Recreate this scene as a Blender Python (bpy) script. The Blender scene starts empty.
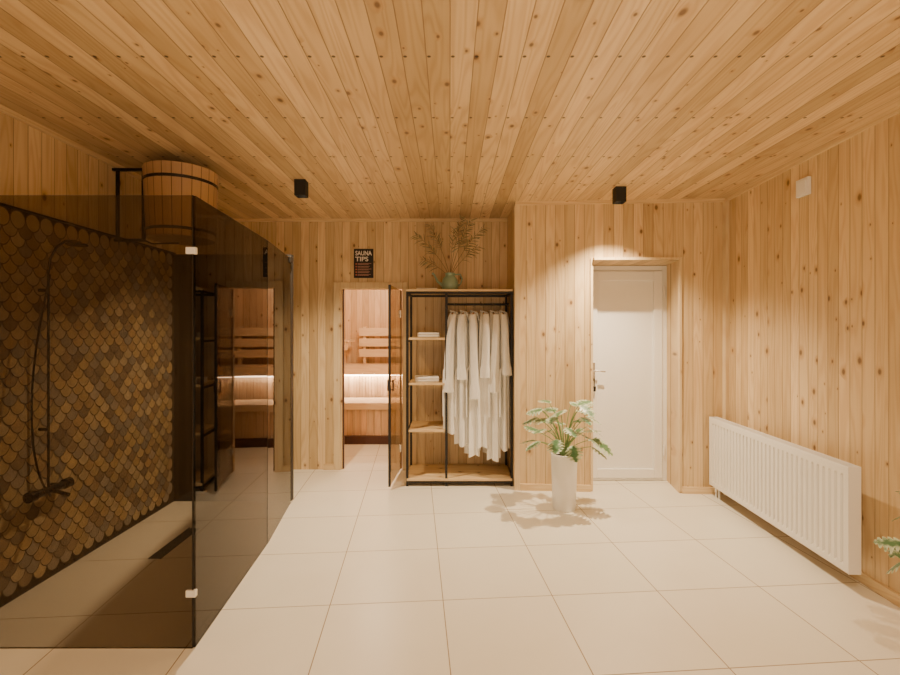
import bpy, math, random
from mathutils import Vector, Matrix
random.seed(7)
C = bpy.context.scene.collection
PI = math.pi
F_, H_ = 466.0, 1.46
CZ = 2.66
def P(px, py, Y): return ((px-450)*Y/F_, Y, H_-(py-332)*Y/F_)

# ------------------------------------------------------------------ mesh builder
class MB:
    def __init__(s): s.v=[]; s.f=[]; s.c=[]
    def add(s, vs, fs, col=None):
        n=len(s.v); s.v += [tuple(a) for a in vs]; s.f += [tuple(i+n for i in f) for f in fs]
        if col is None: col=(1,1,1)
        s.c += (list(col) if isinstance(col, list) else [col]*len(vs))
        return s
    def box(s, x0,y0,z0,x1,y1,z1, col=None):
        return s.prism([(x0,y0),(x1,y0),(x1,y1),(x0,y1)], z0, z1, col)
    def prism(s, poly, z0, z1, col=None):
        n=len(poly)
        a=sum(poly[i][0]*poly[(i+1)%n][1]-poly[(i+1)%n][0]*poly[i][1] for i in range(n))
        if a<0: poly=poly[::-1]
        vs=[(x,y,z0) for x,y in poly]+[(x,y,z1) for x,y in poly]
        fs=[tuple(range(n))[::-1], tuple(range(n,2*n))]+[(i,(i+1)%n,(i+1)%n+n,i+n) for i in range(n)]
        return s.add(vs,fs,col)
    def obox(s, c, ax, ay, az, hx, hy, hz, col=None):
        c=Vector(c); ax=Vector(ax).normalized()*hx; ay=Vector(ay).normalized()*hy; az=Vector(az).normalized()*hz
        vs=[c+ax*i+ay*j+az*k for k in(-1,1) for j in(-1,1) for i in(-1,1)]
        return s.add(vs,[(0,2,3,1),(4,5,7,6),(0,1,5,4),(2,6,7,3),(0,4,6,2),(1,3,7,5)],col)
    def tube(s, path, r, n=8, col=None, flat=1.0):
        path=[Vector(p) for p in path]; m=len(path)
        rs=r if isinstance(r,(list,tuple)) else [r]*m
        vs=[]; up=None
        for i,p in enumerate(path):
            t=(path[min(i+1,m-1)]-path[max(i-1,0)]).normalized()
            if up is None:
                up=Vector((0,0,1)) if abs(t.z)<.9 else Vector((0,1,0))
            a=t.cross(up)
            if a.length<1e-5: a=t.cross(Vector((1,0,0)))
            a.normalize(); b=a.cross(t).normalized(); up=b
            for k in range(n):
                w=2*PI*k/n; vs.append(p+a*math.cos(w)*rs[i]+b*math.sin(w)*rs[i]*flat)
        fs=[(i*n+k,i*n+(k+1)%n,(i+1)*n+(k+1)%n,(i+1)*n+k) for i in range(m-1) for k in range(n)]
        fs+= [tuple(range(n))[::-1], tuple(range((m-1)*n,m*n))]
        return s.add(vs,fs,col)
    def lathe(s, prof, c=(0,0,0), n=32, axis='z', col=None):
        vs=[]; fs=[]
        for r,z in prof:
            for k in range(n):
                w=2*PI*k/n; a,b=r*math.cos(w),r*math.sin(w)
                q=(a,b,z) if axis=='z' else ((z,a,b) if axis=='x' else (a,z,b))
                vs.append((q[0]+c[0],q[1]+c[1],q[2]+c[2]))
        m=len(prof)
        for i in range(m-1):
            for k in range(n): fs.append((i*n+k,i*n+(k+1)%n,(i+1)*n+(k+1)%n,(i+1)*n+k))
        if prof[0][0]>1e-4: fs.append(tuple(range(n))[::-1])
        if prof[-1][0]>1e-4: fs.append(tuple(range((m-1)*n,m*n)))
        return s.add(vs,fs,col)
    def build(s, name, m, parent=None, smooth=False, bevel=0, world=True):
        off=Vector(parent.location) if (parent is not None and world) else Vector((0,0,0))
        if parent is not None and parent.parent is not None and world: off=Vector(parent.parent.location)+off
        me=bpy.data.meshes.new(name)
        me.from_pydata([Vector(v)-off for v in s.v],[],s.f); me.materials.append(m)
        ca=me.color_attributes.new('Col','FLOAT_COLOR','POINT')
        for i,c in enumerate(s.c): ca.data[i].color=(c[0],c[1],c[2],1)
        if smooth:
            for p in me.polygons: p.use_smooth=True
            try: me.set_sharp_from_angle(angle=math.radians(45))
            except Exception: pass
        me.update()
        o=bpy.data.objects.new(name,me); C.objects.link(o)
        if parent is not None: o.parent=parent
        if bevel:
            b=o.modifiers.new('bevel','BEVEL'); b.width=bevel; b.segments=2; b.limit_method='ANGLE'; b.angle_limit=math.radians(40)
        return o

def tag(o,label,cat,group=None,kind=None):
    o['label']=label; o['category']=cat
    if group: o['group']=group
    if kind: o['kind']=kind
    return o
def thing(name,label,cat,loc=(0,0,0),rz=0,group=None):
    o=bpy.data.objects.new(name,None); C.objects.link(o); o.location=loc; o.rotation_euler=(0,0,rz)
    o.empty_display_size=.1
    return tag(o,label,cat,group)
def struct(name,mb,m,parent=None,**k):
    o=mb.build(name,m,parent,**k)
    if parent is None: o['kind']='structure'
    return o
def dup(root,loc,rz,label,group=None):
    r=root.copy(); C.objects.link(r); r.location=loc; r.rotation_euler=(0,0,rz); r['label']=label
    if group: r['group']=group
    for ch in list(root.children):
        if ch.type=='LIGHT': continue
        c=ch.copy(); C.objects.link(c); c.parent=r
        for g in ch.children:
            d=g.copy(); C.objects.link(d); d.parent=c
    return r

# ------------------------------------------------------------------ materials
class NT:
    def __init__(s,name):
        s.m=bpy.data.materials.new(name); s.m.use_nodes=True; s.t=s.m.node_tree; s.b=s.t.nodes['Principled BSDF']
    def node(s,ty,**kw):
        n=s.t.nodes.new(ty)
        for k,v in kw.items(): setattr(n,k,v)
        return n
    def put(s,sock,val):
        if isinstance(val,bpy.types.NodeSocket): s.t.links.new(val,sock)
        else: sock.default_value=val
    def math(s,op,a,b=0.0,c=0.0,clamp=False):
        n=s.node('ShaderNodeMath',operation=op,use_clamp=clamp)
        s.put(n.inputs[0],a); s.put(n.inputs[1],b); s.put(n.inputs[2],c); return n.outputs[0]
    def comb(s,x,y,z=0.0):
        n=s.node('ShaderNodeCombineXYZ'); s.put(n.inputs[0],x); s.put(n.inputs[1],y); s.put(n.inputs[2],z); return n.outputs[0]
    def noise(s,vec,scale=1.0,detail=2.0,rough=.5,dist=0.0):
        n=s.node('ShaderNodeTexNoise'); s.put(n.inputs['Vector'],vec); n.inputs['Scale'].default_value=scale
        n.inputs['Detail'].default_value=detail; n.inputs['Roughness'].default_value=rough; n.inputs['Distortion'].default_value=dist
        return n.outputs[0]
    def mix(s,f,a,b,mode='MIX'):
        n=s.node('ShaderNodeMix',data_type='RGBA',blend_type=mode)
        s.put(n.inputs[0],f)
        s.put(n.inputs[6],(a if isinstance(a,bpy.types.NodeSocket) else (*a,1))); s.put(n.inputs[7],(b if isinstance(b,bpy.types.NodeSocket) else (*b,1)))
        return n.outputs[2]
    def rng(s,v,a,b,c=0.0,d=1.0,smooth=True):
        n=s.node('ShaderNodeMapRange'); n.interpolation_type='SMOOTHSTEP' if smooth else 'LINEAR'
        s.put(n.inputs[0],v); s.put(n.inputs[1],a); s.put(n.inputs[2],b); s.put(n.inputs[3],c); s.put(n.inputs[4],d); return n.outputs[0]
    def pos(s,obj=False):
        if obj: v=s.node('ShaderNodeTexCoord').outputs['Object']
        else: v=s.node('ShaderNodeNewGeometry').outputs['Position']
        n=s.node('ShaderNodeSeparateXYZ'); s.put(n.inputs[0],v); return v,n.outputs
    def bump(s,h,strength=.3,dist=.005):
        n=s.node('ShaderNodeBump'); n.inputs['Strength'].default_value=strength; n.inputs['Distance'].default_value=dist
        s.put(n.inputs['Height'],h); s.put(s.b.inputs['Normal'],n.outputs[0])

def simple(name,col,rough=.5,metal=0.0,var=.08,scale=6,bump=0,bscale=200,emit=None,es=1.0):
    t=NT(name); v,_=t.pos(True)
    n=t.noise(v,scale,3)
    c=t.mix(n,tuple(x*(1-var) for x in col),tuple(min(1,x*(1+var)) for x in col))
    t.put(t.b.inputs['Base Color'],c); t.b.inputs['Roughness'].default_value=rough; t.b.inputs['Metallic'].default_value=metal
    if bump: t.bump(t.noise(v,bscale,2),bump,.002)
    if emit: t.b.inputs['Emission Color'].default_value=(*emit,1); t.b.inputs['Emission Strength'].default_value=es
    return t.m

def pine(name,ua,va,w=.09,light=(.87,.685,.415),dark=(.71,.50,.27),nails=0,knots=1.0,rough=.42,gro=(.25,.14,.065),vamp=.85):
    t=NT(name); v,s=t.pos(False); u,vv=s[ua],s[va]
    q=t.math('DIVIDE',u,w); k=t.math('FLOOR',q); f=t.math('FRACT',q)
    wn=t.node('ShaderNodeTexWhiteNoise',noise_dimensions='1D'); t.put(wn.inputs['W'],k); r=wn.outputs['Value']
    wc=t.node('ShaderNodeSeparateColor'); t.put(wc.inputs[0],wn.outputs['Color'])
    e=t.math('MULTIPLY',t.math('MINIMUM',f,t.math('SUBTRACT',1.0,f)),w)
    vo=t.node('ShaderNodeTexVoronoi',voronoi_dimensions='2D'); vo.inputs['Scale'].default_value=1
    t.put(vo.inputs['Vector'],t.comb(t.math('MULTIPLY',u,8.0),t.math('MULTIPLY_ADD',vv,5.2,t.math('MULTIPLY',r,61.0))))
    sc=t.node('ShaderNodeSeparateColor'); t.put(sc.inputs[0],vo.outputs['Color'])
    on=t.math('GREATER_THAN',sc.outputs[1],1-.46*knots)
    rad=t.math('MULTIPLY_ADD',t.math('POWER',sc.outputs[0],2.2),.085,.022)
    dr=t.math('DIVIDE',vo.outputs['Distance'],rad)
    kn=t.math('MULTIPLY',t.rng(dr,.5,1.6,1,0),on)
    halo=t.math('MULTIPLY',t.rng(dr,1.0,4.0,1,0),on)
    sh=t.math('MULTIPLY',r,37.0)
    lo=t.noise(t.comb(t.math('MULTIPLY',u,9.0),t.math('MULTIPLY_ADD',vv,.7,sh),t.math('MULTIPLY',k,3.7)),1,1.5,.5,.3)
    lo=t.math('ADD',lo,t.math('MULTIPLY',halo,.05))
    ring=t.math('MULTIPLY_ADD',t.math('SINE',t.math('MULTIPLY',lo,62.0)),.5,.5)
    ring=t.math('POWER',ring,1.6)
    fi=t.noise(t.comb(t.math('MULTIPLY',u,120.0),t.math('MULTIPLY_ADD',vv,3.0,sh),k),1,3,.6)
    g=t.math('ADD',t.math('MULTIPLY',ring,.56),t.math('MULTIPLY',fi,.5),clamp=True)
    col=t.mix(g,light,dark)
    blot=t.noise(t.comb(t.math('MULTIPLY',u,3.0),t.math('MULTIPLY_ADD',vv,1.3,sh),0.0),1,2)
    var=t.math('ADD',t.math('MULTIPLY_ADD',r,.40*vamp,.93-.26*vamp),t.math('MULTIPLY',t.math('SUBTRACT',blot,.5),.38))
    vc=t.node('ShaderNodeCombineColor'); t.put(vc.inputs[0],t.math('POWER',var,.9)); t.put(vc.inputs[1],var); t.put(vc.inputs[2],t.math('POWER',var,1.25))
    col=t.mix(1.0,col,vc.outputs[0],'MULTIPLY')
    col=t.mix(t.math('MULTIPLY',wc.outputs[1],.14*vamp),col,(.62,.38,.17))
    col=t.mix(t.math('MULTIPLY',halo,.40),col,(.50,.27,.10))
    col=t.mix(t.math('MULTIPLY',kn,.84),col,(.14,.07,.03))
    if nails:
        a=t.math('FRACT',t.math('DIVIDE',vv,nails)); dv=t.math('MULTIPLY',t.math('SUBTRACT',a,.5),nails)
        du=t.math('MULTIPLY',t.math('SUBTRACT',f,.12),w)
        d=t.math('SQRT',t.math('ADD',t.math('MULTIPLY',dv,dv),t.math('MULTIPLY',du,du)))
        col=t.mix(t.math('MULTIPLY',t.rng(d,.006,.0105,1,0),.92),col,(.04,.018,.01))
    gm=t.rng(e,.0006,.0036,1,0)
    col=t.mix(t.math('MULTIPLY',gm,.74),col,gro)
    t.put(t.b.inputs['Base Color'],col); t.b.inputs['Roughness'].default_value=rough
    t.bump(t.math('SUBTRACT',t.math('MULTIPLY',fi,.06),gm),.5,.004)
    return t.m

M={}
M['ceil']=pine('pine_ceiling',0,1,.104,nails=.58,light=(.86,.665,.395),dark=(.67,.46,.24),knots=1.2,vamp=1.05)
M['wback']=pine('pine_back',0,2,.088)
M['wside']=pine('pine_side',1,2,.088)
M['sauna']=pine('pine_sauna',0,2,.09,(.86,.64,.42),(.75,.50,.30),knots=.3,vamp=.6)
M['shelf']=pine('pine_board',1,0,.45,gro=(.6,.36,.15),vamp=.3)
M['trimw']=pine('pine_trim_vertical',0,2,.5,light=(.88,.72,.46),dark=(.78,.58,.34),gro=(.6,.36,.15),knots=.5,vamp=.2)
M['trimh']=pine('pine_trim_long',2,0,.5,gro=(.6,.36,.15),knots=.5,vamp=.2)
M['trimy']=pine('pine_trim_depth',2,1,.5,gro=(.6,.36,.15),knots=.5,vamp=.2)
M['bench']=pine('bench_board',2,0,.4,(.88,.69,.47),(.80,.58,.36),knots=.1,gro=(.7,.46,.27),vamp=.2)
M['black']=simple('black_metal',(.012,.011,.011),.45,.3)
M['blackmat']=simple('black_matte',(.01,.01,.01),.6)
M['darkbrown']=simple('dark_brown_and_shade',(.07,.025,.015),.6)  # dark brown for door handle, jamb strip and the bench-base shade
M['chrome']=simple('brushed_chrome',(.75,.73,.70),.22,1.0)
M['darkchrome']=simple('dark_chrome',(.05,.045,.04),.25,.8)
M['white']=simple('white_enamel',(.85,.84,.81),.35,0,.02)
M['pvc']=simple('white_pvc',(.88,.87,.84),.38,0,.02)
M['ceramic']=simple('white_ceramic',(.86,.84,.80),.3,0,.03)
M['robe']=simple('white_terry',(.90,.89,.86),.95,0,.05,30,.6,350)
M['towel']=simple('towel_terry',(.88,.86,.83),.95,0,.05,30,.6,350)
M['dark']=simple('dark_partition',(.018,.015,.012),.5)
M['soil']=simple('dark_soil',(.03,.02,.012),.95,0,.4,60,.8,80)
M['teal']=simple('green_enamel',(.28,.42,.32),.3,0,.1)
M['grout']=simple('dark_grout',(.05,.038,.026),.8,0,.2)
M['lens']=simple('lamp_lens',(1,.9,.7),.3,emit=(1,.75,.45),es=3)
M['led']=simple('led_strip',(1,.9,.8),.3,emit=(1,.78,.58),es=20)
M['paper']=simple('poster_black',(.012,.011,.012),.4)
M['pwhite']=simple('poster_lettering',(.80,.74,.68),.5)
M['pred']=simple('poster_red',(.55,.15,.09),.5)
M['hangw']=simple('hanger_wood',(.35,.2,.09),.4)

def barrel_mat():
    t=NT('barrel_wood'); v,s=t.pos(True)
    a=t.math('ARCTAN2',s[1],s[0]); q=t.math('MULTIPLY',a,24/(2*PI)); k=t.math('FLOOR',q); f=t.math('FRACT',q)
    wn=t.node('ShaderNodeTexWhiteNoise',noise_dimensions='1D'); t.put(wn.inputs['W'],k)
    g=t.noise(t.comb(t.math('MULTIPLY',q,14.0),t.math('MULTIPLY',s[2],3.0),0.0),1,3)
    c=t.mix(g,(.62,.41,.23),(.46,.28,.14))
    c=t.mix(t.math('MULTIPLY',wn.outputs['Value'],.5),c,(.36,.20,.10))
    e=t.math('MINIMUM',f,t.math('SUBTRACT',1.0,f)); c=t.mix(t.rng(e,.01,.06,1,0),c,(.08,.035,.012))
    t.put(t.b.inputs['Base Color'],c); t.b.inputs['Roughness'].default_value=.4; return t.m
M['barrel']=barrel_mat()

def floor_mat():
    t=NT('floor_tiles'); v,s=t.pos()
    th=math.atan(.075); ca,sa=math.cos(th),math.sin(th); x0,y0=-.038,2.537
    dx=t.math('SUBTRACT',s[0],x0); dy=t.math('SUBTRACT',s[1],y0)
    u=t.math('DIVIDE',t.math('ADD',t.math('MULTIPLY',dx,ca),t.math('MULTIPLY',dy,sa)),.605)
    w=t.math('DIVIDE',t.math('SUBTRACT',t.math('MULTIPLY',dy,ca),t.math('MULTIPLY',dx,sa)),.605)
    fu,fw=t.math('FRACT',u),t.math('FRACT',w)
    e=t.math('MINIMUM',t.math('MINIMUM',fu,t.math('SUBTRACT',1.0,fu)),t.math('MINIMUM',fw,t.math('SUBTRACT',1.0,fw)))
    wn=t.node('ShaderNodeTexWhiteNoise',noise_dimensions='2D'); t.put(wn.inputs['Vector'],t.comb(t.math('FLOOR',u),t.math('FLOOR',w)))
    n=t.noise(v,3.0,5,.6)
    c=t.mix(n,(.77,.72,.61),(.86,.81,.70)); c=t.mix(t.math('MULTIPLY',wn.outputs['Value'],.35),c,(.74,.69,.57))
    gm=t.rng(e,.0028,.0054,1,0)
    c=t.mix(gm,c,(.34,.25,.15))
    t.put(t.b.inputs['Base Color'],c)
    t.put(t.b.inputs['Roughness'],t.math('ADD',t.math('MULTIPLY',n,.15),t.math('MULTIPLY_ADD',gm,.4,.27)))
    t.bump(t.math('MULTIPLY',gm,-1.0),.4,.002)
    return t.m
M['floor']=floor_mat()

def glass(name,tint,r0=.04,rc=.9):
    m=bpy.data.materials.new(name); m.use_nodes=True; t=m.node_tree; t.nodes.clear()
    out=t.nodes.new('ShaderNodeOutputMaterial'); mx=t.nodes.new('ShaderNodeMixShader')
    tr=t.nodes.new('ShaderNodeBsdfTransparent'); tr.inputs[0].default_value=(*tint,1)
    gl=t.nodes.new('ShaderNodeBsdfGlossy'); gl.inputs['Roughness'].default_value=.004; gl.inputs['Color'].default_value=(rc,rc*.97,rc*.93,1)
    lw=t.nodes.new('ShaderNodeLayerWeight'); lw.inputs['Blend'].default_value=.5
    p=t.nodes.new('ShaderNodeMath'); p.operation='POWER'; p.inputs[1].default_value=5; t.links.new(lw.outputs['Facing'],p.inputs[0])
    a=t.nodes.new('ShaderNodeMath'); a.operation='MULTIPLY_ADD'; a.inputs[1].default_value=1-r0; a.inputs[2].default_value=r0; t.links.new(p.outputs[0],a.inputs[0])
    t.links.new(a.outputs[0],mx.inputs[0]); t.links.new(tr.outputs[0],mx.inputs[1]); t.links.new(gl.outputs[0],mx.inputs[2]); t.links.new(mx.outputs[0],out.inputs[0])
    return m
M['glass']=glass('smoked_glass',(.64,.60,.54),.03)
M['glass2']=glass('shaded_smoked_glass',(.38,.35,.31),.04,.78)  # same glass as the front, tinted darker to put in the shower's shade
M['dglass']=glass('bronze_door_glass',(.80,.72,.60))

def attr_mat(name,kind):
    t=NT(name); at=t.node('ShaderNodeAttribute',attribute_name='Col'); v,_=t.pos(True)
    if kind=='tile':
        n=t.noise(v,25,3); c=t.mix(t.math('MULTIPLY',n,.5),at.outputs['Color'],(.16,.12,.08))
        t.put(t.b.inputs['Base Color'],c); t.b.inputs['Roughness'].default_value=.35
    else:
        sc=t.node('ShaderNodeSeparateColor'); t.put(sc.inputs[0],at.outputs['Color'])
        n=t.noise(v,26,3)
        f=t.rng(t.math('ADD',sc.outputs[0],t.math('MULTIPLY',t.math('SUBTRACT',n,.5),1.5)),.20,.80)
        if kind=='leaf': c=t.mix(f,(.09,.20,.09),(.60,.68,.48))
        else: c=t.mix(f,(.20,.18,.09),(.40,.34,.19))
        c=t.mix(1.0,c,t.mix(sc.outputs[1],(.6,.6,.6),(1.1,1.1,1.1)),'MULTIPLY')
        t.put(t.b.inputs['Base Color'],c); t.b.inputs['Roughness'].default_value=.38
    return t.m
M['tile']=attr_mat('scale_tiles','tile'); M['leaf']=attr_mat('variegated_leaf','leaf'); M['dry']=attr_mat('dried_leaf','dry')
M['stem']=simple('green_stem',(.16,.28,.10),.5); M['drystem']=simple('brown_stem',(.20,.14,.07),.6)

# ------------------------------------------------------------------ room shell
def rx(Y): return 2.49-.0529*(4.2-Y)          # inner face of the right wall
def yf(x): return 4.31-.0585*(x-.61)           # front face of the boxed-out back wall
struct('floor',MB().box(-2.6,-2.7,-.1,2.8,7.4,0),M['floor'])
struct('ceiling',MB().box(-2.6,-2.7,CZ,2.8,7.4,CZ+.1),M['ceil'])
struct('wall_left',MB().box(-2.49,-2.6,0,-2.39,7.3,CZ),M['wside'])
struct('wall_right',MB().prism([(rx(-2.6),-2.6),(rx(-2.6)+.12,-2.6),(rx(4.7)+.12,4.7),(rx(4.7),4.7)],0,CZ),M['wside'])
struct('wall_rear',MB().box(-2.49,-2.7,0,2.4,-2.6,CZ),M['wback'])
OX0,OX1,OZ=-1.158,-.505,1.917
struct('wall_back',MB().box(-2.39,4.95,0,OX0,5.05,CZ).box(OX1,4.95,0,.72,5.05,CZ).box(OX0,4.95,OZ,OX1,5.05,CZ),M['wback'])
DX0,DX1,DZ=1.307,2.075,2.114
DY=4.58; DXR=2.135
w=MB()
w.prism([(.61,yf(.61)),(DX0,yf(DX0)),(DX0,4.70),(.61,4.70)],0,CZ)
w.prism([(DX1,yf(DX1)),(2.52,yf(2.52)),(2.52,4.70),(DXR+.015,4.70)],0,CZ)
w.prism([(DX0,yf(DX0)),(DX1,yf(DX1)),(DXR+.015,4.70),(DX0,4.70)],DZ,CZ)
w.box(DX0,4.66,0,DXR+.02,4.70,DZ)
struct('wall_back_right',w,M['wback'])
struct('wall_alcove_side',MB().box(.608,4.35,0,.72,4.96,CZ),M['wside'])
struct('wall_sauna_back',MB().box(-2.4,7.2,0,.5,7.3,CZ),M['sauna'])
struct('wall_sauna_right',MB().box(.3,5.04,0,.4,7.21,CZ),M['wside'])
E2=(-1.365,3.98)
struct('wall_shower_partition',MB().box(-2.39,4.02,0,-1.37,4.08,2.13),M['dark'])
# corner and ceiling trims
struct('trim_1',MB().box(-2.39,4.925,CZ-.03,.61,4.95,CZ),M['trimh'])
struct('trim_2',MB().prism([(.60,yf(.6)-.022),(2.49,yf(2.49)-.022),(2.49,yf(2.49)),(.60,yf(.6))],CZ-.03,CZ),M['trimh'])
struct('trim_3',MB().prism([(rx(-2.6)-.022,-2.6),(rx(-2.6),-2.6),(rx(4.2),4.2),(rx(4.2)-.022,4.2)],CZ-.03,CZ),M['trimy'])
struct('trim_4',MB().box(-2.39,-2.6,CZ-.03,-2.368,4.95,CZ),M['trimy'])
struct('trim_5',MB().prism([(.596,4.294),(.648,4.291),(.648,4.3075),(.6085,4.3105),(.6085,4.345),(.596,4.345)],0,CZ-.031),M['trimw'])
struct('trim_6',MB().box(2.455,4.15,0,2.49,4.20,CZ-.031),M['trimw'])
# sauna door casing
struct('trim_7',MB().box(OX0-.075,4.93,0,OX0,4.95,OZ+.07).box(OX0,4.93,OZ,OX1+.055,4.95,OZ+.07).box(OX1,4.93,0,OX1+.055,4.95,OZ)
  .box(OX0-.004,4.951,0,OX0+.012,5.06,OZ),M['trimw'],bevel=.003)
struct('trim_11',MB().box(OX0+.0125,4.97,0,OX0+.024,5.0,OZ-.001),M['darkbrown'])
# white door casing edge
t_=.022
struct('trim_8',MB().box(DX0-t_,yf(DX0)-.012,.02,DX0,yf(DX0)+.01,DZ+t_).box(DX0,yf(1.7)-.03,DZ,DX1,yf(1.7)+.01,DZ+t_).box(DX1,yf(DX1)-.012,.02,DX1+t_,yf(DX1)+.01,DZ+t_),M['trimw'])
# baseboards
bh=.06
struct('baseboard_back',MB().box(-1.34,4.932,0,OX0-.075,4.95,bh).box(OX1+.055,4.932,0,.61,4.95,bh),M['trimh'])
struct('baseboard_back_right',MB().prism([(.65,yf(.65)-.018),(DX0-t_,yf(DX0)-.018),(DX0-t_,yf(DX0)),(.65,yf(.65))],0,bh)
   .prism([(DX1+t_,yf(DX1)-.018),(2.45,yf(2.45)-.018),(2.45,yf(2.45)),(DX1+t_,yf(DX1))],0,bh),M['trimh'])
struct('baseboard_right',MB().prism([(rx(-2.6)-.018,-2.6),(rx(-2.6),-2.6),(rx(4.14),4.14),(rx(4.14)-.018,4.14)],0,bh),M['trimy'])

# fish-scale shower tiles on the left wall
tl=MB(); pal=[(.62,.44,.21),(.54,.37,.19),(.38,.27,.16),(.62,.49,.30),(.28,.21,.14),(.44,.37,.28),(.66,.49,.26),(.34,.30,.24),(.56,.42,.22)]
R=.050; px_=.092; rh=.051
rows=int(2.1/rh)
for r in range(rows+1):
    z=2.08-r*rh
    n=int(2.0/px_)
    for i in range(n+1):
        y=2.10+i*px_+(px_/2 if r%2 else 0)
        if y<2.06 or y>3.97 or z<.062: continue
        c=random.choice(pal); k_=random.uniform(.85,1.1); c=tuple(a*k_ for a in c)
        N_=18
        def ring(sc,dx):
            vs=[]
            for q in range(N_):
                a=2*PI*q/N_; yy=math.cos(a)*R*.93*sc; zz=math.sin(a)*R*sc
                if zz<0: zz*=1.12
                vs.append((-2.374-zz*.04+dx,y+yy,z+zz))
            return vs
        edge=(.12,.085,.055)
        tl.add(ring(1,0)+ring(.90,.0002),[((q+1)%N_,q,q+N_,(q+1)%N_+N_) for q in range(N_)],edge)
        tl.add(ring(.90,.0002)+[(-2.3737,y,z)],[((q+1)%N_,q,N_) for q in range(N_)],[c]*N_+[tuple(a*1.08 for a in c)])
struct('wall_left_scale_tiles',tl,M['tile'])
struct('wall_left_tile_backing',MB().box(-2.389,2.03,0,-2.379,4.02,2.13),M['grout'])
struct('trim_10',MB().box(-2.389,2.03,2.131,-2.365,4.02,2.142),M['black'])

# ------------------------------------------------------------------ white door
d=bpy.data.objects.new('door_1',None); C.objects.link(d); d.location=(DX0,DY,0); d['kind']='structure'
d['label']='white panelled door in the pine wall recess'
fz0,fz1=.002,DZ-.002
MB().box(DX0+.001,DY,fz0,DX0+.05,DY+.07,fz1).box(DXR-.045,DY,fz0,DXR-.001,DY+.07,fz1).box(DX0+.05,DY,fz1-.05,DXR-.045,DY+.07,fz1).box(DX0+.05,DY,fz0,DXR-.045,DY+.07,fz0+.02).build('door_frame',M['pvc'],d,bevel=.004)
lx0,lx1,lz0,lz1=DX0+.055,DXR-.05,fz0+.025,fz1-.055
m=MB().box(lx0,DY+.01,lz0,lx1,DY+.055,lz1)
for a,b,c,e in ((lx0,lz0,lx0+.085,lz1),(lx1-.085,lz0,lx1,lz1),(lx0+.085,lz1-.09,lx1-.085,lz1),(lx0+.085,lz0,lx1-.085,lz0+.09)):
    m.box(a,DY-.012,b,c,DY+.01,e)
lf=m.build('door_leaf',M['pvc'],d,bevel=.004)
hx=lx0+.045
MB().box(hx-.013,DY-.019,.98,hx+.013,DY-.012,1.16).tube([(hx,DY-.019,1.08),(hx,DY-.055,1.08),(hx+.02,DY-.06,1.08),(hx+.10,DY-.06,1.075)],.008,10).build('door_handle',M['chrome'],lf,smooth=True)
MB().tube([(hx,DY-.019,1.0),(hx,DY-.039,1.0)],.006,8).tube([(hx,DY-.034,1.0),(hx+.003,DY-.039,.96),(hx+.004,DY-.039,.93)],.004,6).box(hx-.010,DY-.042,.88,hx+.014,DY-.038,.93).build('key',M['darkchrome'],lf)
for z in (.30,1.86):
    MB().tube([(lx1+.012,DY-.012,z-.05),(lx1+.012,DY-.012,z+.05)],.009,10).build('hinge',M['pvc'],d,smooth=True)

# ------------------------------------------------------------------ shower enclosure
A=(-1.18,2.15); S_=(-1.259,3.207)
def gpan(A,B,t0,t1,z0,z1,th=.004):
    p=Vector(A).lerp(Vector(B),t0); q=Vector(A).lerp(Vector(B),t1); dd=(Vector(B)-Vector(A)).normalized(); n=Vector((-dd.y,dd.x))*th
    return MB().prism([tuple(p-n),tuple(q-n),tuple(q+n),tuple(p+n)],z0,z1)
en=thing('shower_enclosure','smoked glass shower enclosure with hinged side door in front of the scale tiles','shower enclosure',(A[0],A[1],0))
GT=2.09
XL=-2.36
MB().box(XL,2.146,.003,A[0]-.008,2.154,GT).build('front_panel',M['glass'],en)
dr=gpan(A,S_,.006,.996,.006,GT).build('door',M['glass2'],en)
gpan(S_,E2,.004,.995,.003,GT).build('side_panel',M['glass2'],en)
MB().box(XL,2.145,0,A[0]-.006,2.155,.003).build('front_seal',M['chrome'],en)
gpan(S_,E2,0.0,1.0,0,.003,.005).build('side_seal',M['chrome'],en)
gpan(A,S_,0.0,1.0,0,.005,.005).build('door_seal',M['chrome'],en)
MB().box(A[0]-.008,2.145,.006,A[0]-.003,2.155,GT).build('corner_seal',M['darkchrome'],en)
gpan(S_,E2,-.004,.003,.008,GT,.005).build('seal_strip',M['darkchrome'],en)
for z in (1.835,.255):
    MB().box(A[0]-.036,2.140,z-.016,A[0]+.010,2.161,z+.016).build('hinge',M['white'],en,bevel=.003)
p=E2; MB().box(p[0]-.02,p[1]-.05,GT-.04,p[0]+.02,p[1]+.015,GT+.008).build('wall_clamp',M['darkchrome'],en,bevel=.003)

dt=thing('floor_drain','long narrow dark drain let into the shower floor','floor drain',(-1.9,3.23,0))
MB().box(-1.935,3.0,.0,-1.865,3.46,.003).build('drain_tray',M['blackmat'],dt)
g=MB().box(-1.94,2.995,0,-1.934,3.465,.006).box(-1.866,2.995,0,-1.86,3.465,.006)
for i in range(23): g.box(-1.934,3.0+i*.02,.002,-1.866,3.008+i*.02,.005)
g.build('grate',M['darkchrome'],dt)

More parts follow.
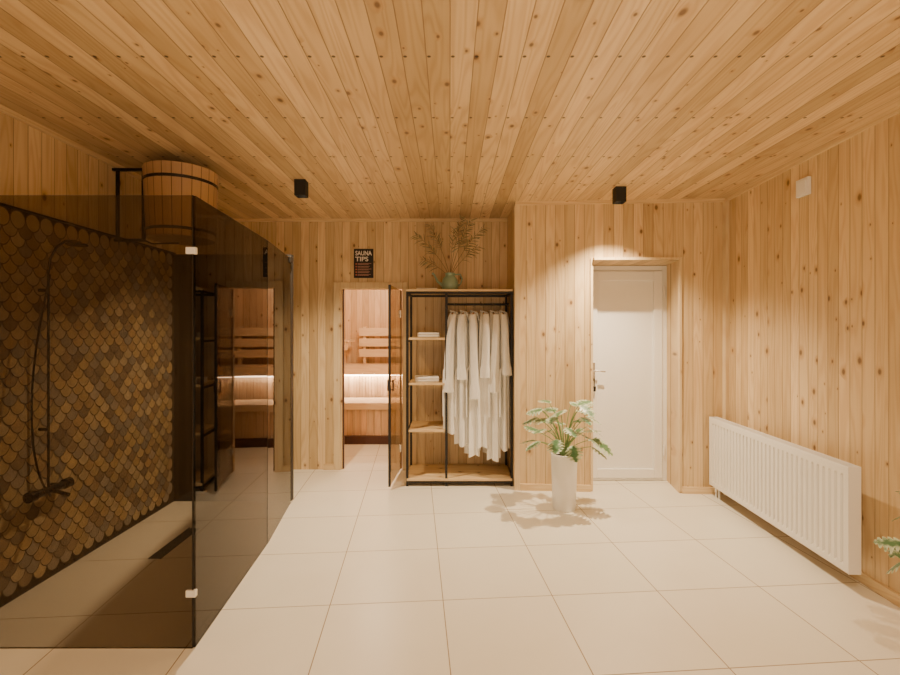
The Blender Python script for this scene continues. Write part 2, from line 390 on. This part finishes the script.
# shower set
sx=-2.31; wx=-2.362; sy=2.68
sh=thing('shower_set','dark chrome shower rail with head, looping hose and mixer on the scale tiles','shower',(-2.36,sy,.5))
rp=MB().tube([(sx,sy,.56),(sx,sy,1.80),(sx+.01,sy,1.88),(sx+.045,sy,1.945),(sx+.10,sy,1.985),(sx+.15,sy+.01,1.985)],.0065,10).build('rail',M['darkchrome'],sh,smooth=True)
MB().lathe([(.010,.02),(.025,.014),(.050,.004),(.054,0),(.052,-.006),(0,-.006)],(sx+.155,sy+.01,1.965),28).build('shower_head',M['darkchrome'],rp,smooth=True)
mx=MB().tube([(sx,sy-.11,.55),(sx,sy+.13,.55)],.022,16).build('mixer_body',M['darkchrome'],sh,smooth=True)
for a,b in ((-.13,-.09),(.11,.15)): MB().tube([(sx,sy+a,.55),(sx,sy+b,.55)],.030,14).build('tap_knob',M['darkchrome'],mx,smooth=True)
for y in (sy-.06,sy+.08): MB().tube([(wx,y,.55),(sx,y,.55)],.018,12).build('wall_inlet',M['darkchrome'],mx,smooth=True)
MB().tube([(sx+.02,sy+.02,.54),(sx+.11,sy+.01,.52)],.011,10).build('spout',M['darkchrome'],mx,smooth=True)
hose=[(sx+.02,sy-.01,.52)]
for i in range(1,25):
    a=i/24; hose.append((sx+.03+.008*math.sin(a*6)-.01*a,sy-.01-.13*math.sin(a**.8*PI)**1.2,.52-.22*math.sin(a*PI)*(1-a)**1.5+a*1.27))
MB().tube(hose,.0055,8).build('hose',M['darkchrome'],sh,smooth=True)
for z in (.9,1.70): MB().tube([(wx,sy,z),(sx,sy,z)],.010,8).build('wall_bracket',M['darkchrome'],sh,smooth=True)

# dousing bucket and bracket
bx_,by_=-1.90,3.3
bk=thing('dousing_bucket','round wooden stave bucket with metal hoops hung high above the shower','bucket',(bx_,by_,2.11))
MB().lathe([(.212,2.11),(.222,2.3),(.234,2.57),(.234,2.59),(.212,2.59),(.20,2.15),(0,2.15)],(bx_,by_,0),48).build('staves',M['barrel'],bk,smooth=True)
for z,r in ((2.16,.2145),(2.50,.2305)):
    MB().lathe([(r-.004,z-.010),(r+.002,z-.010),(r+.003,z+.010),(r-.004,z+.010)],(bx_,by_,0),48).build('hoop',M['darkchrome'],bk,smooth=True)
fr=thing('bucket_bracket','black square tube bracket fixing the wooden bucket to the left wall','bracket',(-2.38,by_,2.1))
f=MB(); b_=.009
for (x0,z0,x1,z1) in ((-2.362,2.12,-2.344,2.60),(-2.178,2.12,-2.160,2.60),(-2.388,2.60,-2.16,2.618),(-2.388,2.10,-2.16,2.12)):
    f.box(x0,by_-b_,z0,x1,by_+b_,z1)
f.build('bracket_frame',M['black'],fr)
MB().tube([(-2.165,by_,2.35),(-2.125,by_,2.35)],.012,8).build('pivot_pin',M['black'],fr)
MB().tube([(-2.165,by_,2.11),(-2.11,by_,2.085),(-1.92,by_,2.09)],.006,6).build('tip_lever',M['black'],fr)

# ------------------------------------------------------------------ sauna
sb=thing('sauna_bench','two-tier pale wood sauna bench with backrest seen through the open doorway','bench',(-1,6.3,0))
def slats(x0,x1,y0,y1,z,n,th=.035):
    m=MB(); wd=(y1-y0)/n
    for i in range(n): m.box(x0,y0+i*wd,z-th,x1,y0+(i+1)*wd-.012,z)
    return m
slats(-2.38,.29,6.1,6.62,.53,5).build('lower_seat',M['bench'],sb,bevel=.003)
m=MB()
for i in range(29): m.box(-2.38+i*.092,6.13,.10,-2.38+i*.092+.087,6.15,.49)
m.build('lower_riser',M['sauna'],sb)
MB().box(-2.38,6.09,.445,.29,6.10,.53).build('front_rail',M['bench'],sb)
MB().box(-2.38,6.05,0,.29,6.13,.10).build('bench_base_shade',M['darkbrown'],sb)  # dark box put in as the shade under the lower bench
slats(-2.38,.29,6.60,7.15,.98,5).build('upper_seat',M['bench'],sb,bevel=.003)
MB().box(-2.38,6.585,.86,.29,6.60,.985).build('front_rail',M['bench'],sb)
m=MB()
for i in range(32): m.box(-2.38+i*.0835,6.70,.1,-2.38+i*.0835+.078,6.72,.94)
m.build('upper_riser',M['sauna'],sb)
MB().box(-2.3,6.60,.838,.25,6.612,.853).build('led_strip',M['led'],sb)
for z in (1.08,1.24,1.40):
    MB().box(-1.38,7.06,z,.2,7.085,z+.12).build('back_slat',M['bench'],sb,bevel=.003)
for x in (-1.32,-.6,0): MB().box(x,7.085,.98,x+.04,7.19,1.54).build('back_post',M['bench'],sb)
m=MB()
for i in range(2): m.box(-1.62,6.63,1.03+i*.13,-1.595,7.1,1.03+i*.13+.07)
m.box(-1.63,6.62,.98,-1.585,6.66,1.32).box(-1.63,7.06,.98,-1.585,7.1,1.32).box(-1.66,6.6,1.32,-1.44,7.05,1.345).box(-1.58,6.62,1.20,-1.46,6.64,1.32); m.build('arm_rest',M['bench'],sb)
def light(name,ty,loc,e,col,parent=None,**k):
    l=bpy.data.lights.new(name,ty); l.energy=e; l.color=col
    for a,b in k.items(): setattr(l,a,b)
    o=bpy.data.objects.new(name,l); C.objects.link(o); o.location=loc
    if parent: o.parent=parent
    return o
WARM=(1,.77,.505)
light('bench_light','AREA',(-1.0,6.65,.86),20,(1,.77,.55),shape='RECTANGLE',size=2.4,size_y=.03)
light('sauna_light','POINT',(-.9,5.9,2.3),62,(1,.75,.52),shadow_soft_size=.15)

# sauna glass door, standing open
sd=thing('sauna_door','frameless bronze glass sauna door standing open beside the clothes rack','door',(OX1,4.93,0))
h0=Vector((OX1-.012,4.925,0)); h1=Vector((-.560,4.30,0)); dd=(h1-h0).normalized(); nn=Vector((-dd.y,dd.x,0))
def dpan(a,b,z0,z1,th):
    p=h0+dd*a; q=h0+dd*b
    return MB().prism([tuple((p-nn*th)[:2]),tuple((q-nn*th)[:2]),tuple((q+nn*th)[:2]),tuple((p+nn*th)[:2])],z0,z1)
Ld=(h1-h0).length
gp=dpan(.012,Ld-.02,.03,OZ-.02,.004).build('glass_pane',M['dglass'],sd)
dpan(Ld-.02,Ld,.03,OZ-.02,.010).build('edge_profile',M['blackmat'],sd)
dpan(0,.012,.02,OZ-.02,.010).build('hinge_profile',M['hangw'],sd)
hp=h0+dd*(Ld-.06)
for s in (1,-1):
    q=hp+nn*s*.024
    MB().tube([(q.x,q.y,.91),(q.x,q.y,1.01)],.008,10).tube([(hp.x,hp.y,.92),(q.x,q.y,.92)],.006,8).tube([(hp.x,hp.y,1.00),(q.x,q.y,1.00)],.006,8).build('handle',M['darkbrown'],gp,smooth=True)
for z in (.25,1.65):
    q=h0+dd*.04; MB().obox((q.x,q.y,z),dd,nn,(0,0,1),.035,.013,.04).build('hinge',M['chrome'],sd,bevel=.003)

# ------------------------------------------------------------------ clothes rack
RX=(-.405,-.035,.585); RY=(4.42,4.86); RT=1.845; BZ=.05
rk=thing('clothes_rack','black metal open wardrobe rack with pine shelves and white robes hanging','clothes rack',(0,4.64,0))
pt=.011
fm=MB()
for x in RX:
    for y in RY: fm.box(x-pt,y-pt,0,x+pt,y+pt,RT)
for x in RX:
    for z in (BZ-.018,RT-.022): fm.box(x-pt*.98,RY[0],z,x+pt*.98,RY[1],z+.0175)
for z in (.51,.955,1.385): 
    for x in RX[:2]: fm.box(x-pt*.98,RY[0],z-.02,x+pt*.98,RY[1],z)
for y in RY:
    fm.box(RX[0],y-pt*.97,RT-.022,RX[2],y+pt*.97,RT-.0005); fm.box(RX[0],y-pt*.97,BZ-.02,RX[2],y+pt*.97,BZ-.0005)
fm.build('frame',M['black'],rk)
for z in (.51,.955,1.385): MB().box(RX[0]+pt,RY[0]-.005,z,RX[1]-pt,RY[1],z+.022).build('shelf',M['shelf'],rk,bevel=.002)
MB().box(RX[0]-.005,RY[0]-.013,BZ,RX[2]+.005,RY[1],BZ+.024).build('bottom_shelf',M['shelf'],rk,bevel=.002)
MB().box(RX[0]-.01,RY[0]-.014,RT,RX[2]+.01,RY[1],RT+.02).build('top_shelf',M['shelf'],rk,bevel=.002)
RZ=1.735
MB().tube([(RX[1],4.64,RZ),(RX[2],4.64,RZ)],.011,12).build('hanging_rod',M['black'],rk,smooth=True)

# towels
def towel(x,y,z,w,dp,h,label,layers=2,rz=0):
    o=thing('folded_towel',label,'towel',(x,y,z),rz,'folded white towels on the rack')
    for k in range(layers):
        m=MB(); t=h/layers; n=10; prof=[]
        z0=k*t
        for i in range(n+1):
            a=-PI/2+PI*i/n; prof.append((-dp/2+t/2-math.cos(a)*t/2, z0+t/2+math.sin(a)*t/2))
        prof+= [(dp/2,z0+t*.96),(dp/2+.003,z0+t*.55),(dp/2-.002,z0+t*.5),(dp/2+.003,z0+t*.45),(dp/2,z0+.02*t)]
        vs=[(-w/2,a,b) for a,b in prof]+[(w/2,a,b) for a,b in prof]; N_=len(prof)
        m.add(vs,[tuple(range(N_)),tuple(range(N_,2*N_))[::-1]]+[((i+1)%N_,i,i+N_,(i+1)%N_+N_) for i in range(N_)])
        m.build('fold',M['towel'],o,bevel=.004,world=False)
    return o
towel(-.21,4.60,1.4075,.21,.22,.048,'white folded towel on the second highest shelf of the rack')
towel(-.23,4.60,.9775,.23,.22,.048,'white folded towel on the middle shelf of the rack',2,.08)
towel(-.225,4.60,RT+.0205,.20,.20,.022,'thin white folded towel on top of the rack left of the green jug',1)

# bathrobes: long folded body with sleeves hanging close against it
def robe_parts(root,L,ph,sl):
    m=MB(); NS=72; NL=36
    for j in range(NL+1):
        t=j/NL; z=-.07-t*(L-.07)
        if t<.11: q=t/.11; hw=.05+.130*q**.7; ht=.026+.024*q
        else: q=(t-.11)/.89; hw=.180+.010*math.sin(q*3+ph)+.022*q; ht=.050+.014*q
        for k in range(NS):
            a=2*PI*k/NS; amp=(.004+.015*min(1,t*1.8))
            fo=amp*(math.sin(6*a+ph+.5*math.sin(2.3*t+ph))+.45*math.sin(11*a+ph*2+.4*math.sin(4*t)))
            ca,sa=math.cos(a),math.sin(a)
            x=math.copysign(abs(ca)**.7,ca)*hw+ca*fo*1.2; y=math.copysign(abs(sa)**.6,sa)*ht+fo*(.8*sa+.25)
            m.v.append((x,y,z+.010*math.sin(5*a+ph)*max(0,(t-.9)*10))); m.c.append((1,1,1))
    for j in range(NL):
        for k in range(NS): m.f.append((j*NS+k,(j+1)*NS+k,(j+1)*NS+(k+1)%NS,j*NS+(k+1)%NS))
    m.f.append(tuple(range(NS))); m.f.append(tuple(range(NL*NS,(NL+1)*NS))[::-1])
    bd=m.build('robe_body',M['robe'],root,smooth=True,world=False)
    for s in (-1,1):
        NR=22; m=MB(); K=18
        for i in range(NR+1):
            t=i/NR; cx=s*(.150+.062*min(1,t*4)**.8+.008*math.sin(t*4+ph)); cy=.016*math.sin(2.0*t+ph+s)-.006; cz=-.105-t*sl
            r1=.030+.016*min(1,t*3); r2=.032+.012*t
            if t>.86: r1+=.006; r2+=.006      # turned-back cuff
            for k in range(K):
                a=2*PI*k/K; fo=1+.09*math.sin(4*a+ph+1.5*t)*min(1,t*2)
                m.v.append((cx+math.cos(a)*r1*fo,cy+math.sin(a)*r2*fo,cz)); m.c.append((1,1,1))
        for i in range(NR):
            for k in range(K): m.f.append((i*K+k,(i+1)*K+k,(i+1)*K+(k+1)%K,i*K+(k+1)%K))
        m.f.append(tuple(range(K))); m.f.append(tuple(range(NR*K,(NR+1)*K))[::-1])
        m.build('sleeve',M['robe'],root,smooth=True,world=False)
    m=MB()
    for s in (-1,1):
        m.tube([(s*.06,.03,-.065),(s*.062,-.035,-.085),(s*.05,-.062,-.18),(s*.03,-.066,-.34),(s*.012,-.066,-.52),(s*.008,-.068,-.8)],[.018,.022,.026,.024,.018,.012],8,flat=.45)
    m.build('collar',M['robe'],bd,smooth=True,world=False)
    MB().tube([(-.19,.03,-.60),(-.215,.055,-.64),(-.22,.06,-.8),(-.22,.058,-1.08)],.011,6,flat=.4).build('belt',M['robe'],bd,smooth=True,world=False)
def hanger(root):
    m=MB(); hk=[]
    for i in range(13):
        a=-PI*.15+PI*1.1*i/12; hk.append((math.cos(a)*.017,0,math.sin(a)*.017))
    hk=[(0,0,-.075),(0,0,-.045),(.0165,0,-.02)]+hk
    m.tube(hk,.0022,6); m.build('hook',M['chrome'],root,smooth=True,world=False)
    m=MB(); m.tube([(-.16,0,-.125),(-.1,0,-.095),(0,0,-.07),(.1,0,-.095),(.16,0,-.125)],.008,8); m.build('shoulder_bar',M['hangw'],root,smooth=True,world=False)
labs=['leftmost white bathrobe, shorter than the rest, next to the rack shelves','second white bathrobe from the shelves, hanging on the rack','third white bathrobe from the shelves, hanging on the rack',
 'third white bathrobe counted from the rack right post','second white bathrobe counted from the rack right post','rightmost white bathrobe, against the right post of the rack']
xs=[.045,.140,.235,.330,.422,.508]
Ls=[1.24,1.36,1.46,1.38,1.50,1.40]; rt=[76,82,85,88,92,96]; sls=[.74,.62,.80,.60,.74,.58]
for i in range(6):
    rb=thing('bathrobe',labs[i],'bathrobe',(xs[i],4.64,RZ),math.radians(rt[i]),'white bathrobes on the rack')
    robe_parts(rb,Ls[i],i*1.7,sls[i])
    hg=thing('clothes_hanger','hanger with steel hook holding a white bathrobe on the rack rod','clothes hanger',(xs[i],4.64,RZ),math.radians(rt[i]),'hangers on the rack rod')
    hanger(hg)

# ------------------------------------------------------------------ plants
def leaf(m,base,az,pitch,L,W,droop,lobes=True,roll=0,bright=1,fold=.18):
    Fv=Vector((math.cos(az)*math.cos(pitch),math.sin(az)*math.cos(pitch),math.sin(pitch)))
    S=Vector((-math.sin(az),math.cos(az),0)); U=Fv.cross(S)*-1
    if U.z<0: U=-U
    S=(S*math.cos(roll)+U*math.sin(roll)); base=Vector(base)
    NL_=5
    N_=30 if lobes else 8; vs=[];cs=[];fs=[]
    for i in range(N_+1):
        t=i/N_; wv=W*(math.sin(PI*min(1,t**.7))**.55 if 0<t<1 else 0)
        if lobes:
            k=(t*NL_)%1; notch=1-.60*max(0,1-abs(k-.5)*3.4)**.8 if .08<t<.92 else 1
        else: notch=1
        sw=.35 if lobes else 0
        for j,q in enumerate((-1,-.5,0,.5,1)):
            x=q*wv*(notch if abs(q)==1 else min(1,.45+.55*notch) if abs(q)==.5 else 1)
            tt=t+sw*abs(x)/L*(1-t*.6)-(.05 if lobes and q else 0)*abs(q)
            p=base+Fv*(tt*L)+S*x+U*(fold*abs(x)-(.3*x*x/W if W else 0))-Vector((0,0,droop*max(0,tt)**2*L))
            vs.append(p); cs.append((min(1,abs(q)*.75+.1),bright,0))
    for i in range(N_):
        for j in range(4): fs.append((i*5+j,i*5+j+1,(i+1)*5+j+1,(i+1)*5+j))
    m.add(vs,fs,cs)
def leafy(root,ztop,n,seed,R_,Ht):
    rr=random.Random(seed); fm=MB(); sm=MB()
    for i in range(n):
        az=i*2.399+rr.uniform(-.25,.25); q=(i+.5)/n
        rad=R_*(.30+.70*math.sqrt(1-q*.75))*rr.uniform(.65,1.0); h=Ht*(.14+.86*q)*rr.uniform(.85,1.06)
        if math.cos(az)<0: rad*=1.2
        tip=Vector((math.cos(az)*rad*.74,math.sin(az)*rad*.62,ztop+h))
        b=Vector((math.cos(az)*.02,math.sin(az)*.02,ztop-.02)); mid=Vector((math.cos(az)*rad*.12,math.sin(az)*rad*.12,ztop+h*.65))
        pts=[b*(1-t)**2+mid*2*t*(1-t)+tip*t*t for t in [k/8 for k in range(9)]]
        sm.tube(pts,[.0045-.002*k/8 for k in range(9)],6)
        L=rr.uniform(.12,.17)
        leaf(fm,tip,az+rr.uniform(-.4,.4),rr.uniform(-.1,.45)-.40*(math.sin(az)<0),L,L*rr.uniform(.42,.50),rr.uniform(.05,.35),True,rr.uniform(-.5,.5),rr.uniform(.55,1))
    sm.build('stems',M['stem'],root,smooth=True,world=False); fm.build('foliage',M['leaf'],root,smooth=True,world=False)
pp=thing('potted_plant','leafy variegated plant in a tall white vase on the floor by the white door','plant',(.945,3.86,0))
def vase(root):
    MB().lathe([(.088,0),(.093,.006),(.100,.2),(.107,.43),(.108,.455),(.102,.458),(.100,.44),(0,.42)],(0,0,0),40).build('vase',M['ceramic'],root,smooth=True,world=False)
    MB().lathe([(0,.425),(.099,.425),(.099,.43),(.05,.437),(0,.44)],(0,0,0),24).build('soil',M['soil'],root,smooth=True,world=False)
vase(pp); leafy(pp,.45,30,3,.35,.46)
p2=dup(pp,(2.07,1.93,0),2.1,'leafy plant at the right edge of the photo beside the radiator'); p2.scale=(.60,.60,.88)

jg=thing('flower_jug','small green watering jug with tall dried sprays on top of the rack','vase',(.0,4.60,RT+.0205))
MB().lathe([(.062,0),(.078,.02),(.085,.07),(.07,.12),(.045,.15),(.05,.175),(.045,.175),(.038,.15),(0,.14)],(0,0,0),32).build('jug_body',M['teal'],jg,smooth=True,world=False)
MB().tube([(.045,0,.16),(.10,0,.165),(.12,0,.12),(.105,0,.07),(.08,0,.05)],.007,8).build('handle',M['teal'],jg,smooth=True,world=False)
MB().tube([(-.07,0,.05),(-.12,0,.09),(-.155,0,.16),(-.175,0,.175)],[.016,.012,.009,.012],10).build('spout',M['teal'],jg,smooth=True,world=False)
rr=random.Random(5); fm=MB(); sm=MB()
for (dx,dy,h,nl) in ((-.34,-.04,.48,14),(-.21,.05,.58,15),(.12,-.06,.62,15),(.22,.04,.63,18),(.34,-.02,.56,16),(.04,-.12,.50,7),(-.28,-.10,.22,8),(.30,.08,.38,10)):
    pts=[]
    for k in range(13):
        t=k/12; pts.append(Vector((dx*(t**1.3),dy*(t**1.6),.12+h*t-.25*abs(dx)*t**4*.6)))
    sm.tube(pts,[.003-.0018*k/12 for k in range(13)],5)
    for k in range(nl):
        t=.50+.50*k/nl; i=min(11,int(t*12)); p=pts[i].lerp(pts[i+1],t*12-i)
        tg=(pts[i+1]-pts[i]).normalized(); a0=math.atan2(tg.z,tg.x)
        for s in (-1,1):
            a=a0+s*rr.uniform(.45,.85); L=rr.uniform(.08,.13)*(1.25-.6*t)
            az=0 if math.cos(a)>0 else PI; pit=math.asin(max(-1,min(1,math.sin(a))))
            leaf(fm,p,az+rr.uniform(-.4,.4),pit,L,.0068,rr.uniform(.1,.6),False,rr.uniform(-.9,.9),rr.uniform(.4,1))
sm.build('stems',M['drystem'],jg,smooth=True,world=False); fm.build('sprays',M['dry'],jg,smooth=True,world=False)

# ------------------------------------------------------------------ poster
x0,_,z1=P(354,249,4.95); x1,_,z0=P(373.5,278,4.95)
po=thing('poster','small black poster headed SAUNA TIPS above the sauna doorway','poster',(x0,4.945,z0))
MB().box(x0,4.942,z0,x1,4.949,z1).build('sheet',M['paper'],po)
def text(s,x,z,size,m,parent,y=4.9405,bold=.0):
    cu=bpy.data.curves.new('t','FONT'); cu.body=s; cu.size=size; cu.extrude=.0006; cu.offset=bold; cu.align_x='LEFT'
    o=bpy.data.objects.new('t',cu); C.objects.link(o); bpy.context.view_layer.update()
    me=bpy.data.meshes.new_from_object(o.evaluated_get(bpy.context.evaluated_depsgraph_get()))
    bpy.data.objects.remove(o); me.materials.clear(); me.materials.append(m)
    wd=max(v.co.x for v in me.vertices)
    q=bpy.data.objects.new('lettering',me); C.objects.link(q); q.parent=parent
    q.location=Vector((x,y,z))-Vector(parent.location); q.rotation_euler=(PI/2,0,0); q.scale=(1,1,1)
    return q,wd
W_=x1-x0
q,wd=text('SAUNA',x0+.016,z1-.068,.066,M['pwhite'],po,bold=.0016); q.scale.x=(W_-.032)/wd
q,wd=text('TIPS',x0+.016,z1-.130,.066,M['pwhite'],po,bold=.0016); q.scale.x=(W_-.070)/wd
m=MB(); m2=MB()
for r in range(5):
    z=z1-.153-r*.029
    m2.box(x0+.018,4.9405,z-.014,x0+.032,4.942,z+.0)
    for k in range(2): m.box(x0+.04,4.9405,z-.005-k*.010,x0+W_-.02-(.03 if k else random.uniform(0,.02)),4.942,z-.000-k*.010)
m.build('text_lines',simple('poster_small_print',(.45,.24,.19),.5),po); m2.build('bullets',M['pred'],po)

# ------------------------------------------------------------------ switch box
yb=3.19; xw=rx(yb)
sw=thing('wall_switch_box','small white square box high on the right pine wall','switch',(xw,yb,2.45))
MB().box(xw-.03,yb-.055,2.39,xw-.004,yb+.055,2.51).build('box_body',M['pvc'],sw,bevel=.004)
MB().box(xw-.034,yb-.04,2.405,xw-.03,yb+.04,2.495).build('cover',M['pvc'],sw,bevel=.001)

# ------------------------------------------------------------------ radiator
ang=math.atan2(1,.0529)
ra=thing('radiator','long white ribbed panel radiator on the right wall','radiator',(2.238,2.62,0),ang)
RL,r0,r1=1.55,.10,.70
m=MB(); pitch=.0465; n=int((RL-.05)/pitch); cols=[(0,0)]
st=(RL-n*pitch)/2
for i in range(n):
    a=st+i*pitch; cols+=[(a+.004,0),(a+.010,1),(a+.020,1),(a+.026,0)]
cols.append((RL,0))
rows_=[(r0,0),(r0+.035,0),(r0+.05,1),(r1-.06,1),(r1-.045,0),(r1-.004,0),(r1,-.4)]
vs=[];fs=[]
for z,k in rows_:
    for x,g_ in cols: vs.append((x,(-.014*g_*k if k>0 else k*.012),z))
nc=len(cols)
for i in range(len(rows_)-1):
    for j in range(nc-1): fs.append((i*nc+j,i*nc+j+1,(i+1)*nc+j+1,(i+1)*nc+j)[::-1])
m.add(vs,fs); m.build('front_panel',M['white'],ra,world=False)
MB().box(0.01,-.066,r0,RL-.01,-.062,r1-.01).build('rear_panel',M['white'],ra,world=False)
for x in (-.003,RL-.001): MB().box(x,-.070,r0-.003,x+.004,.001,r1+.003).build('side_cover',M['white'],ra,bevel=.002,world=False)
m=MB().box(0,-.006,r1-.008,RL,-.001,r1+.002).box(0,-.070,r1-.008,RL,-.064,r1+.002)
for i in range(62): m.box(.01+i*.0248,-.064,r1-.006,.022+i*.0248,-.006,r1+.001)
m.build('top_grille',M['white'],ra,world=False)
m=MB()
for i in range(60): m.box(.02+i*.0252,-.06,r0+.04,.021+i*.0252,-.016,r1-.03)
m.build('fins',M['white'],ra,world=False)
for x in (.2,RL-.2): MB().box(x,-.165,r0+.05,x+.03,-.07,r1-.08).build('wall_bracket',M['white'],ra,world=False)
for x in (.05,.1): MB().tube([(RL-x,-.035,r0),(RL-x,-.035,0.0)],.009,10).build('pipe',M['white'],ra,smooth=True,world=False)
MB().tube([(RL-.05,-.035,.05),(RL-.05,-.035,.085)],.016,10).build('valve',M['chrome'],ra,smooth=True,world=False)

# ------------------------------------------------------------------ spotlights
def spot(label,x,y,e,first=None,ang=140,blend=.8):
    if first is None:
        o=thing('ceiling_spotlight',label,'spotlight',(x,y,CZ),0,'black box ceiling spotlights')
        h=.043
        m=MB().box(-h,-h,-.02,h,h,-.0005)
        for a in ((-h,-h,-h+.005,h),(h-.005,-h,h,h),(-h+.005,-h,h-.005,-h+.005),(-h+.005,h-.005,h-.005,h)): m.box(a[0],a[1],-.125,a[2],a[3],-.02)
        m.build('housing',M['blackmat'],o,world=False)
        MB().lathe([(0,-.098),(.028,-.098),(.031,-.092),(0,-.092)],(0,0,0),24).build('lens',M['lens'],o,smooth=True,world=False)
        MB().lathe([(.031,-.094),(.0375,-.094),(.0375,-.021),(.031,-.021)],(0,0,0),24).build('lens_holder',M['blackmat'],o,smooth=True,world=False)
    else: o=dup(first,(x,y,CZ),0,label,'black box ceiling spotlights')
    light('spot_beam','SPOT',(x,y,CZ-.13),e,WARM,spot_size=math.radians(ang),spot_blend=blend,shadow_soft_size=.013)
    return o
s0=spot('black box ceiling spotlight in front of the bucket and glass shower',-1.18,3.70,270,None,125,1.0)
spot('black box ceiling spotlight in front of the white door',1.41,3.88,330,s0,112,1.0)
for x,y,l,e in ((-1.2,1.0,'black ceiling spotlight behind the camera on the shower side',30),(1.3,1.0,'black ceiling spotlight above the camera on the radiator side',95),(-1.0,-1.4,'rear black ceiling spotlight on the shower side',45),(1.1,-1.4,'rear black ceiling spotlight on the radiator side',50)):
    spot(l,x,y,e,s0)
o=light('room_fill','AREA',(.3,-.8,1.0),55,WARM,shape='RECTANGLE',size=3,size_y=2); o.rotation_euler=(math.radians(130),0,0)

wd=bpy.data.worlds.new('world'); bpy.context.scene.world=wd; wd.use_nodes=True
wd.node_tree.nodes['Background'].inputs[0].default_value=(1,.8,.6,1); wd.node_tree.nodes['Background'].inputs[1].default_value=.05

cam=bpy.data.cameras.new('camera'); co=bpy.data.objects.new('camera',cam); C.objects.link(co)
co.location=(0,0,H_); co.rotation_euler=(PI/2,0,0); cam.sensor_width=36; cam.lens=36*F_/900; cam.shift_y=-5.5/900; cam.clip_start=.05
bpy.context.scene.camera=co
